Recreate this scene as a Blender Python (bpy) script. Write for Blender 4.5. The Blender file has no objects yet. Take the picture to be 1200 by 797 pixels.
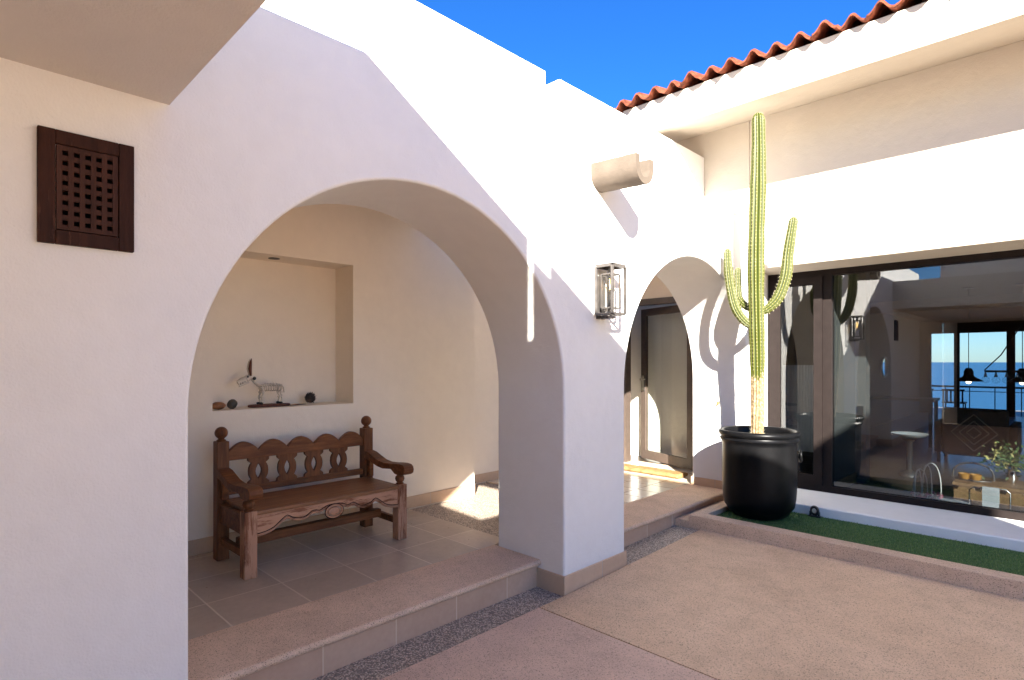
import bpy, bmesh, math, random
from mathutils import Vector, Matrix
random.seed(7)
sc = bpy.context.scene
COL = sc.collection
Z0 = 1.6                      # eye height over the paving; all z below are relative to the eye
R = math.radians

# ------------------------------------------------------------------ materials
def mat(name):
    m = bpy.data.materials.new(name); m.use_nodes = True
    nt = m.node_tree; b = nt.nodes['Principled BSDF']
    return m, nt, b
def N(nt, t, **kw):
    n = nt.nodes.new(t)
    for k, v in kw.items():
        if k in n.inputs.keys(): n.inputs[k].default_value = v
        else: setattr(n, k, v)
    return n
def L(nt, a, b): nt.links.new(a, b)
def coords(nt, scale=(1, 1, 1), rot=(0, 0, 0), kind='Object'):
    tc = N(nt, 'ShaderNodeTexCoord'); mp = N(nt, 'ShaderNodeMapping')
    mp.inputs['Scale'].default_value = scale; mp.inputs['Rotation'].default_value = rot
    L(nt, tc.outputs[kind], mp.inputs['Vector']); return mp.outputs['Vector']
def ramp(nt, fac, stops):
    r = N(nt, 'ShaderNodeValToRGB'); e = r.color_ramp.elements
    while len(e) < len(stops): e.new(0.5)
    for i, (p, c) in enumerate(stops):
        e[i].position = p; e[i].color = (c[0], c[1], c[2], 1) if not isinstance(c, (int, float)) else (c, c, c, 1)
    L(nt, fac, r.inputs['Fac']); return r.outputs['Color']
def noise(nt, vec, scale, detail=4, rough=.55):
    n = N(nt, 'ShaderNodeTexNoise'); n.inputs['Scale'].default_value = scale
    n.inputs['Detail'].default_value = detail; n.inputs['Roughness'].default_value = rough
    L(nt, vec, n.inputs['Vector']); return n.outputs['Fac']
def mixc(nt, fac, a, b, mode='MIX'):
    m = N(nt, 'ShaderNodeMix', data_type='RGBA', blend_type=mode)
    for s, v in ((m.inputs[0], fac), (m.inputs[6], a), (m.inputs[7], b)):
        if isinstance(v, (int, float)): s.default_value = v
        elif isinstance(v, tuple): s.default_value = (v[0], v[1], v[2], 1)
        else: L(nt, v, s)
    return m.outputs[2]
def math_(nt, op, a, b=0.0, c=0.0):
    m = N(nt, 'ShaderNodeMath', operation=op)
    for i, v in enumerate((a, b, c)):
        if isinstance(v, (int, float)): m.inputs[i].default_value = v
        else: L(nt, v, m.inputs[i])
    return m.outputs[0]
def bump(nt, b, h, strength=.3, dist=.01):
    n = N(nt, 'ShaderNodeBump'); n.inputs['Strength'].default_value = strength; n.inputs['Distance'].default_value = dist
    L(nt, h, n.inputs['Height']); L(nt, n.outputs['Normal'], b.inputs['Normal']); return n

def plaster(name, c, var=.05, rough=.85):
    m, nt, b = mat(name); v = coords(nt)
    big = noise(nt, v, 1.3, 5, .6); mid = noise(nt, v, 9, 4)
    f = math_(nt, 'MULTIPLY_ADD', mid, .4, math_(nt, 'MULTIPLY', big, .6))
    col = ramp(nt, f, [(.3, tuple(x*(1-var) for x in c)), (.7, tuple(min(1, x*(1+var*.5)) for x in c))])
    L(nt, col, b.inputs['Base Color']); b.inputs['Roughness'].default_value = rough
    b.inputs['Specular IOR Level'].default_value = .25
    h = math_(nt, 'ADD', math_(nt, 'MULTIPLY', noise(nt, v, 4, 3), 1.4), math_(nt, 'MULTIPLY', noise(nt, v, 110, 3), .22))
    bump(nt, b, h, .42, .022); return m
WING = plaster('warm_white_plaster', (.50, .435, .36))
WHITE = plaster('white_plaster', (.79, .775, .75))
CREAM = plaster('cream_plaster', (.88, .78, .65))
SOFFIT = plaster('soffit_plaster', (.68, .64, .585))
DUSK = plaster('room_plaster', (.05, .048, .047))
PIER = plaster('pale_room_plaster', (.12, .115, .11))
SPOUT = plaster('cast_stone', (.125, .098, .076), .35, .9)

def aggregate(name, c1, c2, dark, scale=420, bstr=.35):
    m, nt, b = mat(name); v = coords(nt)
    vo = N(nt, 'ShaderNodeTexVoronoi'); vo.inputs['Scale'].default_value = scale/1.9
    L(nt, v, vo.inputs['Vector'])
    sep = N(nt, 'ShaderNodeSeparateColor'); L(nt, vo.outputs['Color'], sep.inputs[0])
    cell = sep.outputs[0]
    big = noise(nt, v, .8, 6, .62); mid = noise(nt, v, 6, 4); fine = noise(nt, v, 160, 2)
    base = mixc(nt, ramp(nt, big, [(.35, 0.0), (.65, 1.0)]), c1, c2)
    base = mixc(nt, math_(nt, 'MULTIPLY', ramp(nt, mid, [(.42, 0.0), (.7, 1.0)]), .45), base, tuple(x*.76 for x in c1))
    blot = noise(nt, coords(nt, (1, 1, 1), (0, 0, .6)), 1.7, 7, .7)
    base = mixc(nt, math_(nt, 'MULTIPLY', ramp(nt, blot, [(.5, 0.0), (.66, 1.0)]), .40), base, tuple(x*.62 for x in c1))
    base = mixc(nt, ramp(nt, cell, [(.84, 0.0), (.95, .8)]), base, dark)
    base = mixc(nt, ramp(nt, cell, [(.0, .55), (.14, 0.0)]), base, tuple(min(1, x*1.45) for x in c1))
    base = mixc(nt, math_(nt, 'MULTIPLY', fine, .35), base, tuple(x*.6 for x in c1))
    L(nt, base, b.inputs['Base Color']); b.inputs['Roughness'].default_value = .8
    h = math_(nt, 'ADD', vo.outputs['Distance'], math_(nt, 'MULTIPLY', mid, 2.0))
    bump(nt, b, h, bstr, .004); return m
PAVE_A = aggregate('pink_concrete', (.68, .485, .37), (.76, .555, .43), (.20, .14, .11))
PAVE_B = aggregate('tan_concrete', (.72, .505, .325), (.80, .585, .395), (.17, .115, .075))
KERB = aggregate('kerb_concrete', (.64, .46, .325), (.72, .53, .385), (.18, .12, .09))
EDGE = aggregate('edging_stone', (.70, .49, .34), (.79, .57, .405), (.15, .10, .075), 520)
def pebbles(name, tint=(1, 1, 1)):
    m, nt, b = mat(name); v = coords(nt)
    vo = N(nt, 'ShaderNodeTexVoronoi'); vo.inputs['Scale'].default_value = 105; L(nt, v, vo.inputs['Vector'])
    sep = N(nt, 'ShaderNodeSeparateColor'); L(nt, vo.outputs['Color'], sep.inputs[0])
    t = lambda c: tuple(c[i]*tint[i] for i in range(3))
    col = ramp(nt, sep.outputs[0], [(0, t((.12, .11, .105))), (.22, t((.40, .36, .32))), (.5, t((.60, .55, .50))), (.8, t((.80, .76, .71))), (1, t((.50, .38, .30)))])
    col = mixc(nt, ramp(nt, vo.outputs['Distance'], [(.35, 0.0), (.7, 1.0)]), col, (.20, .175, .155))
    L(nt, col, b.inputs['Base Color']); b.inputs['Roughness'].default_value = .5
    bump(nt, b, math_(nt, 'SUBTRACT', 1.0, vo.outputs['Distance']), .9, .006); return m
PEB = pebbles('pebble_bed', (1.0, .92, .82)); PEB2 = pebbles('warm_pebble_bed', (1.0, .86, .74))

def tiles(name, c, c2, size, off, rough=.3, grout=(.42, .37, .32), axes='XY', gw=.004):
    m, nt, b = mat(name); v = coords(nt)
    s = N(nt, 'ShaderNodeSeparateXYZ'); L(nt, v, s.inputs[0])
    def cell(o, of):
        q = math_(nt, 'DIVIDE', math_(nt, 'SUBTRACT', o, of), size)
        fr = math_(nt, 'SUBTRACT', math_(nt, 'FRACT', math_(nt, 'ADD', q, 100.0)), .5)
        return math_(nt, 'FLOOR', q), math_(nt, 'ABSOLUTE', fr)
    A, B = s.outputs[axes[0]], s.outputs[axes[1]]
    ia, fa = cell(A, off[0]); ib, fb = cell(B, off[1])
    edge = math_(nt, 'MAXIMUM', fa, fb)
    gm = ramp(nt, edge, [(.5-gw/size-.004, 0.0), (.5-gw/size, 1.0)])
    cx = N(nt, 'ShaderNodeCombineXYZ'); L(nt, ia, cx.inputs[0]); L(nt, ib, cx.inputs[1])
    wn = N(nt, 'ShaderNodeTexWhiteNoise'); L(nt, cx.outputs[0], wn.inputs[0])
    n1 = noise(nt, v, 5, 6, .65); n2 = noise(nt, v, 34, 4)
    f = math_(nt, 'ADD', math_(nt, 'MULTIPLY', n1, .65), math_(nt, 'MULTIPLY', wn.outputs['Value'], .35))
    col = ramp(nt, f, [(.3, c), (.7, c2)])
    col = mixc(nt, math_(nt, 'MULTIPLY', n2, .35), col, tuple(x*.65 for x in c))
    col = mixc(nt, gm, col, grout); L(nt, col, b.inputs['Base Color'])
    rr = math_(nt, 'ADD', math_(nt, 'MULTIPLY', n2, .25), rough-.1); L(nt, rr, b.inputs['Roughness'])
    bump(nt, b, math_(nt, 'ADD', math_(nt, 'MULTIPLY', gm, -1.0), math_(nt, 'MULTIPLY', n2, .15)), .4, .003); return m
TILE = tiles('brown_floor_tile', (.43, .33, .245), (.58, .455, .345), .445, (-.43, -1.272), .3, (.64, .53, .42), gw=.004)
TILE2 = tiles('pale_lobby_tile', (.66, .57, .45), (.76, .67, .54), .30, (0, 2.51), .17, (.16, .12, .09))  # colour lightened to stand for the sunlit wall's reflection on the floor
RISER = tiles('riser_tile', (.52, .335, .23), (.62, .43, .31), .445, (.35, -.12), .5, (.66, .52, .38), axes='YZ', gw=.003)
TRIM = tiles('skirting_tile', (.54, .37, .25), (.63, .45, .315), .445, (.2, .3), .5, axes='YX', gw=.002)
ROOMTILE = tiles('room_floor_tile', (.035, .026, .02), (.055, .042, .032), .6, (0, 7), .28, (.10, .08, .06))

def wood(name, c, c2, worn=None, wornamt=.5, axis=1, rough=.5, sc_=1):
    m, nt, b = mat(name)
    s = [14*sc_, 14*sc_, 14*sc_]; s[axis] = 1.4*sc_
    v = coords(nt, tuple(s)); v0 = coords(nt)
    g = noise(nt, v, 2.2, 8, .7); g2 = noise(nt, v0, 6, 5)
    col = ramp(nt, g, [(.28, tuple(x*.45 for x in c)), (.45, c), (.7, c2)])
    col = mixc(nt, math_(nt, 'MULTIPLY', g2, .5), col, tuple(x*.5 for x in c))
    if worn:
        w = noise(nt, coords(nt, tuple(x*.5 for x in s)), 3.6, 9, .78)
        w2 = noise(nt, v0, 3.5, 3)
        col = mixc(nt, ramp(nt, math_(nt, 'ADD', w, math_(nt, 'MULTIPLY', w2, .4)), [(.80-wornamt*.4, 0.0), (.88-wornamt*.4, .85)]), col, worn)
    L(nt, col, b.inputs['Base Color']); b.inputs['Roughness'].default_value = rough
    bump(nt, b, math_(nt, 'ADD', g, math_(nt, 'MULTIPLY', g2, .5)), .75, .005); return m
WOOD = wood('bench_wood', (.15, .052, .018), (.31, .118, .042), None)
WOODV = wood('bench_wood_upright', (.14, .050, .018), (.30, .114, .042), None, axis=2)
WORN = wood('bench_wood_worn', (.20, .068, .028), (.34, .13, .065), (.54, .29, .175), .50)
WORNV = wood('bench_wood_worn_upright', (.19, .066, .028), (.32, .125, .06), (.50, .27, .165), .40, axis=2)
def lowspec(m, v=.2):
    m.node_tree.nodes['Principled BSDF'].inputs['Specular IOR Level'].default_value = v; return m
for q_ in (WOOD, WOODV, WORN, WORNV): lowspec(q_, .25)
HATCH = wood('dark_stained_wood', (.034, .011, .006), (.060, .020, .011), (.14, .06, .04), .02, axis=2, rough=.6); lowspec(HATCH, .15)
LATT = lowspec(wood('dark_lattice_wood', (.050, .019, .012), (.085, .034, .022), axis=2, rough=.6), .15)
SEATW = wood('seat_board_wood', (.22, .086, .030), (.40, .178, .068), None, rough=.42)

def simple(name, c, rough=.5, metal=0, spec=.5, bumps=None, var=0):
    m, nt, b = mat(name); b.inputs['Base Color'].default_value = (*c, 1)
    b.inputs['Roughness'].default_value = rough; b.inputs['Metallic'].default_value = metal
    b.inputs['Specular IOR Level'].default_value = spec
    v = coords(nt); n1 = noise(nt, v, 14, 5)
    if var:
        L(nt, ramp(nt, n1, [(.3, tuple(x*(1-var) for x in c)), (.7, tuple(min(1, x*(1+var)) for x in c))]), b.inputs['Base Color'])
    if bumps: bump(nt, b, noise(nt, v, bumps[0], 4), bumps[1], .003)
    return m
VOID = simple('unlit_duct', (.002, .002, .002), .95, 0, .0)
FRAME = simple('bronze_aluminium', (.017, .0125, .0115), .55, .0, .10, (60, .08), .12)
FRAMED = simple('door_bronze', (.075, .055, .045), .45, .0, .5, (60, .08), .12)
POT = simple('black_glazed_clay', (.0035, .0035, .004), .36, 0, .14, (30, .12), .3)
SOIL = simple('soil', (.07, .05, .035), .95, 0, .2, (60, 1.0), .5)
IRON = simple('grey_lantern_metal', (.10, .09, .085), .45, .5, .5, (80, .15), .3)
BLACK = simple('black_metal', (.015, .015, .016), .5, 0, .5, (50, .1), .2)
CHROME = simple('brushed_steel', (.55, .54, .52), .25, 1.0, .5)
PLATE = simple('ivory_plastic', (.72, .67, .55), .4)
BRASS = simple('brass', (.60, .42, .18), .35, 1.0)
COIR = simple('coir_mat', (.26, .155, .065), .95, 0, .1, (220, 1.0), .35)
TERRA = simple('terracotta', (.16, .040, .018), .85, 0, .3, (40, .5), .7)
BONE = simple('whitewashed_wire', (.62, .55, .46), .7, 0, .4, (80, .6), .3)
RUST = simple('rusty_metal', (.12, .045, .03), .7, .2, .4, (60, .5), .4)
STONE1 = simple('amber_stone', (.22, .09, .035), .45, 0, .5, (30, .5), .6)
STONE2 = simple('dark_stone', (.06, .055, .045), .5, 0, .5, (30, .6), .6)
CONE = simple('pine_cone', (.055, .04, .035), .75, 0, .4, None, .4)
SEAT_UP = simple('woven_upholstery', (.10, .085, .07), .9, 0, .2, (120, .5), .2)
PATTERN = simple('pattern_thread', (.40, .34, .26), .9, 0, .2)
LEAF = simple('houseplant_leaf', (.06, .10, .03), .5, 0, .5, None, .5)
YLEAF = simple('yellowed_leaf', (.30, .26, .09), .6, 0, .4, None, .4)
PINK = simple('pink_petal', (.62, .22, .30), .6, 0, .3, None, .3)
PALEP = simple('pale_petal', (.68, .58, .50), .6, 0, .3, None, .2)
SILVER = simple('white_metal_wire', (.70, .69, .66), .35, .3, .5)
CLOTH = simple('grey_cloth', (.34, .35, .36), .85, 0, .2, (200, .4), .1)
AMBER = simple('amber_bowl', (.36, .17, .03), .3, 0, .5, None, .2)
WICKER = wood('basket_wood', (.20, .11, .05), (.32, .19, .09))
SLATE = simple('slate_grey', (.26, .28, .30), .5, 0, .4, None, .15)
MIRRORM = simple('mirror_glass', (.85, .87, .9), .03, 1.0)
RIDGE = simple('pale_blue_metal', (.50, .54, .64), .45, .1, .5)
DIRT = aggregate('dry_earth', (.46, .36, .25), (.52, .42, .30), (.12, .09, .06), 60, .5)
TERR = simple('terrace_tile', (.55, .47, .38), .6, 0, .4, (12, .2), .12)

def grassmat():
    m, nt, b = mat('artificial_turf'); v = coords(nt)
    n = noise(nt, v, 90, 3, .7); n2 = noise(nt, v, 3, 3)
    col = ramp(nt, n, [(.3, (.035, .075, .028)), (.55, (.08, .15, .05)), (.75, (.16, .25, .09))])
    L(nt, mixc(nt, math_(nt, 'MULTIPLY', n2, .3), col, (.02, .04, .02)), b.inputs['Base Color'])
    b.inputs['Roughness'].default_value = .8; b.inputs['Specular IOR Level'].default_value = .2
    bump(nt, b, n, .8, .01); return m
TURF = grassmat()
def blademat():
    m, nt, b = mat('turf_blade'); oi = N(nt, 'ShaderNodeNewGeometry')
    col = ramp(nt, oi.outputs['Random Per Island'], [(0, (.06, .13, .045)), (.6, (.12, .22, .07)), (.92, (.22, .33, .12)), (1, (.20, .22, .10))])
    L(nt, col, b.inputs['Base Color']); b.inputs['Roughness'].default_value = .6; b.inputs['Specular IOR Level'].default_value = .25
    return m
BLADE = blademat()

def cactusmat():
    m, nt, b = mat('cactus_skin'); v = coords(nt)
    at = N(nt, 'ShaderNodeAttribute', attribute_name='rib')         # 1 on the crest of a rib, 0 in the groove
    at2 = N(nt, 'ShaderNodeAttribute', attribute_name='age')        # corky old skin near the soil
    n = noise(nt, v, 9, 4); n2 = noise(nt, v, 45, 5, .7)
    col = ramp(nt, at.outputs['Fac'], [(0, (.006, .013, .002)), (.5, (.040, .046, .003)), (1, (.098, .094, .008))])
    col = mixc(nt, math_(nt, 'MULTIPLY', n, .45), col, (.05, .068, .005))
    cork = ramp(nt, n2, [(.3, (.07, .04, .015)), (.5, (.20, .135, .07)), (.7, (.36, .28, .19))])
    f = ramp(nt, math_(nt, 'ADD', at2.outputs['Fac'], math_(nt, 'MULTIPLY', math_(nt, 'SUBTRACT', n2, .5), 1.4)), [(.45, 0.0), (.6, 1.0)])
    L(nt, mixc(nt, f, col, cork), b.inputs['Base Color']); b.inputs['Roughness'].default_value = .5
    b.inputs['Specular IOR Level'].default_value = .35
    bump(nt, b, n2, .35, .004); return m
CACTUS = cactusmat()
SPINE = simple('cactus_spine', (.34, .31, .20), .6, 0, .3)

def glass(name, tint=(.80, .84, .84), ior=1.75):
    m, nt, b = mat(name); nt.nodes.remove(b)
    out = nt.nodes['Material Output']
    tr = N(nt, 'ShaderNodeBsdfTransparent'); tr.inputs[0].default_value = (*tint, 1)
    gl = N(nt, 'ShaderNodeBsdfGlossy'); gl.inputs['Roughness'].default_value = 0.0; gl.inputs[0].default_value = (.95, .95, .95, 1)
    fr = N(nt, 'ShaderNodeFresnel'); fr.inputs[0].default_value = ior
    geo = N(nt, 'ShaderNodeNewGeometry'); fac = math_(nt, 'MULTIPLY', fr.outputs[0], math_(nt, 'SUBTRACT', 1.0, geo.outputs['Backfacing']))   # only the first face of a pane mirrors
    mx = N(nt, 'ShaderNodeMixShader'); L(nt, fac, mx.inputs[0]); L(nt, tr.outputs[0], mx.inputs[1]); L(nt, gl.outputs[0], mx.inputs[2])
    L(nt, mx.outputs[0], out.inputs[0]); return m
GLASS = glass('window_glass', (.66, .69, .70), 2.1); DGLASS = glass('door_glass', (.92, .93, .9), 1.45); LGLASS = glass('lantern_glass', (.95, .95, .94), 1.4); BULB = glass('bulb_glass', (.95, .86, .7), 1.4)
def emis(name, c, s):
    m, nt, b = mat(name); b.inputs['Base Color'].default_value = (*c, 1)
    b.inputs['Emission Color'].default_value = (*c, 1); b.inputs['Emission Strength'].default_value = s; return m
FILAMENT = emis('glowing_filament', (1, .62, .22), 3.0)
LAMPON = emis('lit_bulb', (1, .75, .45), 2.0)
def seamat():
    m, nt, b = mat('sea_water'); v = coords(nt)
    b.inputs['Base Color'].default_value = (.03, .13, .26, 1); b.inputs['Roughness'].default_value = .45  # base colour lightened to hold the distance haze
    n = noise(nt, coords(nt, (.05, .2, 1)), 1.0, 6); bump(nt, b, n, .6, 1.0); return m
SEA = seamat()

# ------------------------------------------------------------------ geometry helpers
class MB:
    def __init__(s): s.bm = bmesh.new()
    def box(s, x0, x1, y0, y1, z0, z1, bev=0, seg=2):
        vs = [s.bm.verts.new((x, y, z)) for x in sorted((x0, x1)) for y in sorted((y0, y1)) for z in sorted((z0, z1))]
        fs = [s.bm.faces.new([vs[i] for i in q]) for q in ((0, 1, 3, 2), (4, 6, 7, 5), (0, 4, 5, 1), (2, 3, 7, 6), (0, 2, 6, 4), (1, 5, 7, 3))]
        if bev: bmesh.ops.bevel(s.bm, geom=list({e for f in fs for e in f.edges}), offset=bev, segments=seg, profile=.5, affect='EDGES')
        return s
    def prism(s, pts, axis, a, b, bev=0, seg=3):
        """polygon pts (u,v) extruded along axis from a to b. axis x:(y,z) y:(x,z) z:(x,y)"""
        def P(u, v, w): return {'x': (w, u, v), 'y': (u, w, v), 'z': (u, v, w)}[axis]
        n = len(pts)
        A = [s.bm.verts.new(P(u, v, a)) for u, v in pts]; B = [s.bm.verts.new(P(u, v, b)) for u, v in pts]
        fs = [s.bm.faces.new(A[::-1]), s.bm.faces.new(B)]
        for i in range(n): fs.append(s.bm.faces.new((A[i], A[(i+1) % n], B[(i+1) % n], B[i])))
        bmesh.ops.recalc_face_normals(s.bm, faces=fs)
        if bev:
            es = [e for e in {e for f in fs for e in f.edges} if e.calc_face_angle(0) > R(35)]
            bmesh.ops.bevel(s.bm, geom=es, offset=bev, segments=seg, profile=.5, affect='EDGES', clamp_overlap=True)
        return s
    def tube(s, pts, r, n=8, caps=True, closed=False):
        pts = [Vector(p) for p in pts]; m = len(pts)
        rs = r if isinstance(r, (list, tuple)) else [r]*m
        rings = []; up = None
        for i, p in enumerate(pts):
            if closed: d = pts[(i+1) % m]-pts[(i-1) % m]
            else: d = pts[min(i+1, m-1)]-pts[max(i-1, 0)]
            if d.length < 1e-9: d = Vector((0, 0, 1))
            d.normalize()
            if up is None: up = d.orthogonal().normalized()
            else:
                up = up-d*up.dot(d)
                up = up.normalized() if up.length > 1e-6 else d.orthogonal().normalized()
            w = d.cross(up)
            rings.append([s.bm.verts.new(p+(up*math.cos(2*math.pi*k/n)+w*math.sin(2*math.pi*k/n))*rs[i]) for k in range(n)])
        for i in range(m if closed else m-1):
            a, b = rings[i], rings[(i+1) % m]
            for k in range(n): s.bm.faces.new((a[k], a[(k+1) % n], b[(k+1) % n], b[k]))
        if caps and not closed:
            s.bm.faces.new(rings[0][::-1]); s.bm.faces.new(rings[-1])
        return s
    def lathe(s, prof, cx, cy, n=48, closed=False):
        rings = []
        for r, z in prof:
            rings.append([s.bm.verts.new((cx+r*math.cos(2*math.pi*k/n), cy+r*math.sin(2*math.pi*k/n), z)) for k in range(n)])
        for a, b in zip(rings, rings[1:]):
            for k in range(n): s.bm.faces.new((a[k], a[(k+1) % n], b[(k+1) % n], b[k]))
        if not closed:
            s.bm.faces.new(rings[0][::-1]); s.bm.faces.new(rings[-1])
        return s
    def ball(s, c, r, seg=20, sq=(1, 1, 1), jitter=0):
        q = bmesh.ops.create_uvsphere(s.bm, u_segments=seg, v_segments=max(6, seg//2), radius=1)
        for v in q['verts']:
            k = 1+jitter*(random.random()-.5)
            v.co = Vector((c[0]+v.co.x*r*sq[0]*k, c[1]+v.co.y*r*sq[1]*k, c[2]+v.co.z*r*sq[2]*k))
        return s
def link(o): COL.objects.link(o); return o
def tag(o, label=None, cat=None, group=None, kind=None):
    if label: o['label'] = label
    if cat: o['category'] = cat
    if group: o['group'] = group
    if kind: o['kind'] = kind
    return o
def root(name, x, y, z, label, cat, group=None):
    o = link(bpy.data.objects.new(name, None)); o.location = (x, y, z+Z0); o.empty_display_size = .1
    return tag(o, label, cat, group)
WORLD = {}
def obj(name, mb, m, parent=None, smooth=False, label=None, loc=None):
    """link a mesh builder as one object; origin: the parent's base, or loc, or the world origin at paving level"""
    me = bpy.data.meshes.new(name)
    if parent is not None: off = WORLD.get(parent.name, Vector(parent.location) if parent.parent is None else None)
    elif loc is not None: off = Vector((loc[0], loc[1], loc[2]+Z0))
    else: off = Vector((0, 0, 0))
    bm = mb.bm
    for v in bm.verts: v.co = Vector((v.co.x-off.x, v.co.y-off.y, v.co.z+Z0-off.z))
    bmesh.ops.recalc_face_normals(bm, faces=bm.faces)
    if smooth:
        for f in bm.faces: f.smooth = True
        for e in bm.edges:
            if len(e.link_faces) == 2 and e.calc_face_angle(0) > R(smooth if smooth is not True else 50): e.smooth = False
    bm.to_mesh(me); bm.free()
    ms = m if isinstance(m, list) else [m]
    for q in ms: me.materials.append(q)
    o = link(bpy.data.objects.new(name, me))
    if parent is not None: o.parent = parent
    elif loc is not None: o.location = off
    WORLD[o.name] = off
    if label: o['label'] = label
    return o
def soften(o):
    for p in o.data.polygons: p.use_smooth = True
    w = o.modifiers.new('weighted', 'WEIGHTED_NORMAL'); w.keep_sharp = True; w.weight = 80
    return o

# ------------------------------------------------------------------ key dimensions
XA = -2.52          # courtyard face of the arcade wall
XB = -3.18          # its inner face
YB = 6.18           # courtyard face of the window wall
YF = 6.70           # face of the window frame
XW = -4.60          # back wall of the alcove
TOPA = 1.545
STEP = -1.415
SUN = Vector((-.92, 1, -.63)).normalized()
def gz(y): return -1.6+max(0.0, min(1.0, (y-3.0)/2.0))*.042

def arc(yc, ry, zc, rz, n=56, flip=False):
    return [(yc-ry*math.cos(math.pi*i/n), zc+rz*math.sin(math.pi*i/n)) for i in range(n+1)]

# ------------------------------------------------------------------ arcade building
arcade = root('arcade_building', -3.2, 2.4, -1.6, 'white plaster arcade with two round arches and a low parapet, left of the courtyard', 'building')
pts = [(-5.0, -1.72), (.721, -1.72)]+arc(1.89, 1.17, -.21, 1.17)+[(3.06, -1.72), (3.80, -1.72)]+arc(4.99, 1.19, -.205, 1.17)+[(6.18, -1.72), (YF, -1.72), (YF, TOPA), (-5.0, TOPA)]
w = MB().prism(pts, 'x', XB, XA, .017, 3)
soften(obj('arch_wall', w, WHITE, arcade))
# parapets standing back on the wall top
p = MB().box(-3.23, -3.03, -5.0, 3.451, TOPA, 2.325, .012); soften(obj('parapet', p, WHITE, arcade))
p = MB().box(-3.23, -3.03, 3.62, YB, TOPA, 2.325, .012); soften(obj('parapet', p, WHITE, arcade))
# roof slab over the passage, its opening added to let light into the alcove
obj('roof_slab', MB().box(-5.3, XB, -1.2, 3.35, 1.40, 1.54), CREAM, arcade); obj('roof_slab', MB().box(-5.3, XB, 5.5, YB+.9, 1.40, 1.54), CREAM, arcade); obj('roof_slab', MB().box(-3.30, XB, 3.35, 5.5, 1.40, 1.54), CREAM, arcade)
# alcove back wall with niche (pieces meet edge to edge)
b = MB()
ny0, ny1, nz0, nz1, nd = 1.472, 2.64, -.370, .86, -4.92
b.box(-5.2, XW, -1.2, ny0, -1.72, 1.40); b.box(-5.2, XW, ny1, 4.08, -1.72, 1.40)
b.box(-5.2, XW, ny0, ny1, -1.72, nz0); b.box(-5.2, XW, ny0, ny1, nz1, 1.40)
b.box(-5.2, nd, ny0, ny1, nz0, nz1)
obj('niche_wall', b, CREAM, arcade)
obj('passage_wall', MB().box(-5.4, -5.0, 4.08, 7.1, -1.72, 1.40), CREAM, arcade)
obj('end_wall', MB().box(XW, XB, -1.2, -1.0, -1.72, 1.40), CREAM, arcade)
# skirting
def trim_box(*a): return MB().box(*a, .003, 1)
for nm, a in (('pillar', (-3.192, -2.508, 3.048, 3.812, -1.62, -1.476)), ('near', (-3.192, -2.508, -5.0, .733, -1.62, -1.476))):
    obj('skirting', trim_box(*a), TRIM, arcade)
obj('skirting', trim_box(XW, XW+.012, -1.0, 4.08, STEP, STEP+.115), TRIM, arcade)
obj('skirting', trim_box(-5.0, -4.988, 4.08, 6.9, STEP, STEP+.10), TRIM, arcade)
obj('skirting', trim_box(-3.192, -2.74, YB-.012, YB, STEP, STEP+.092), TRIM, arcade)
obj('skirting', trim_box(XB-.012, XB, YB, 6.9, STEP, STEP+.092), TRIM, arcade)
# niche downlight
obj('downlight', MB().lathe([(.045, nz1-.004), (.045, nz1+.01)], -4.76, 2.0, 24), BLACK, arcade)
# steps: stone nosing and tiled riser
def edging(y0, y1):
    prof = [(-3.22, STEP), (-2.752, STEP)]+[(-2.752+.021*math.sin(t), STEP-.021+.021*math.cos(t)) for t in [i*math.pi/8 for i in range(1, 8)]]+[(-2.752, STEP-.042), (-3.22, STEP-.042)]
    m = MB(); m.prism(prof, 'y', y0, y1)
    return m
for y0, y1 in ((.721, 3.06), (3.80, YB)):
    obj('stone_edging', edging(y0, y1), EDGE, arcade, smooth=50)
    obj('riser', MB().box(-2.90, -2.765, y0, y1, -1.66, STEP-.042), RISER, arcade)
# passage floors
obj('alcove_floor', MB().box(-5.0, -3.22, -1.0, 3.22, -1.6, STEP), TILE, arcade)
obj('floor_core', MB().box(-3.22, -2.90, .721, 3.06, -1.66, STEP-.042), TILE, arcade)
obj('floor_core', MB().box(-3.22, -2.90, 3.80, YB, -1.66, STEP-.042), TILE, arcade)
obj('pebble_floor', MB().box(-5.0, -3.19, 3.22, 4.62, -1.6, STEP-.012), PEB2, arcade)
obj('lobby_floor', MB().box(-5.0, -3.22, 4.62, 7.0, -1.6, STEP), TILE2, arcade)
obj('threshold', MB().box(-3.22, -3.19, 3.80, YB, -1.6, STEP-.002), EDGE, arcade)
# lobby wall with doorway
DY = 6.90
d = MB(); d.box(-5.2, -4.62, DY, DY+.2, STEP-.1, 1.40); d.box(-3.46, -2.52, DY, DY+.2, STEP-.1, 1.40); d.box(-4.62, -3.46, DY, DY+.2, .86, 1.40)
obj('lobby_wall', d, CREAM, arcade)
fr = MB(); fr.box(-4.62, -4.54, DY-.03, DY+.10, STEP, .86); fr.box(-3.54, -3.46, DY-.03, DY+.10, STEP, .86); fr.box(-4.54, -3.54, DY-.03, DY+.10, .78, .86)
obj('door_frame', fr, FRAMED, arcade)
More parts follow.
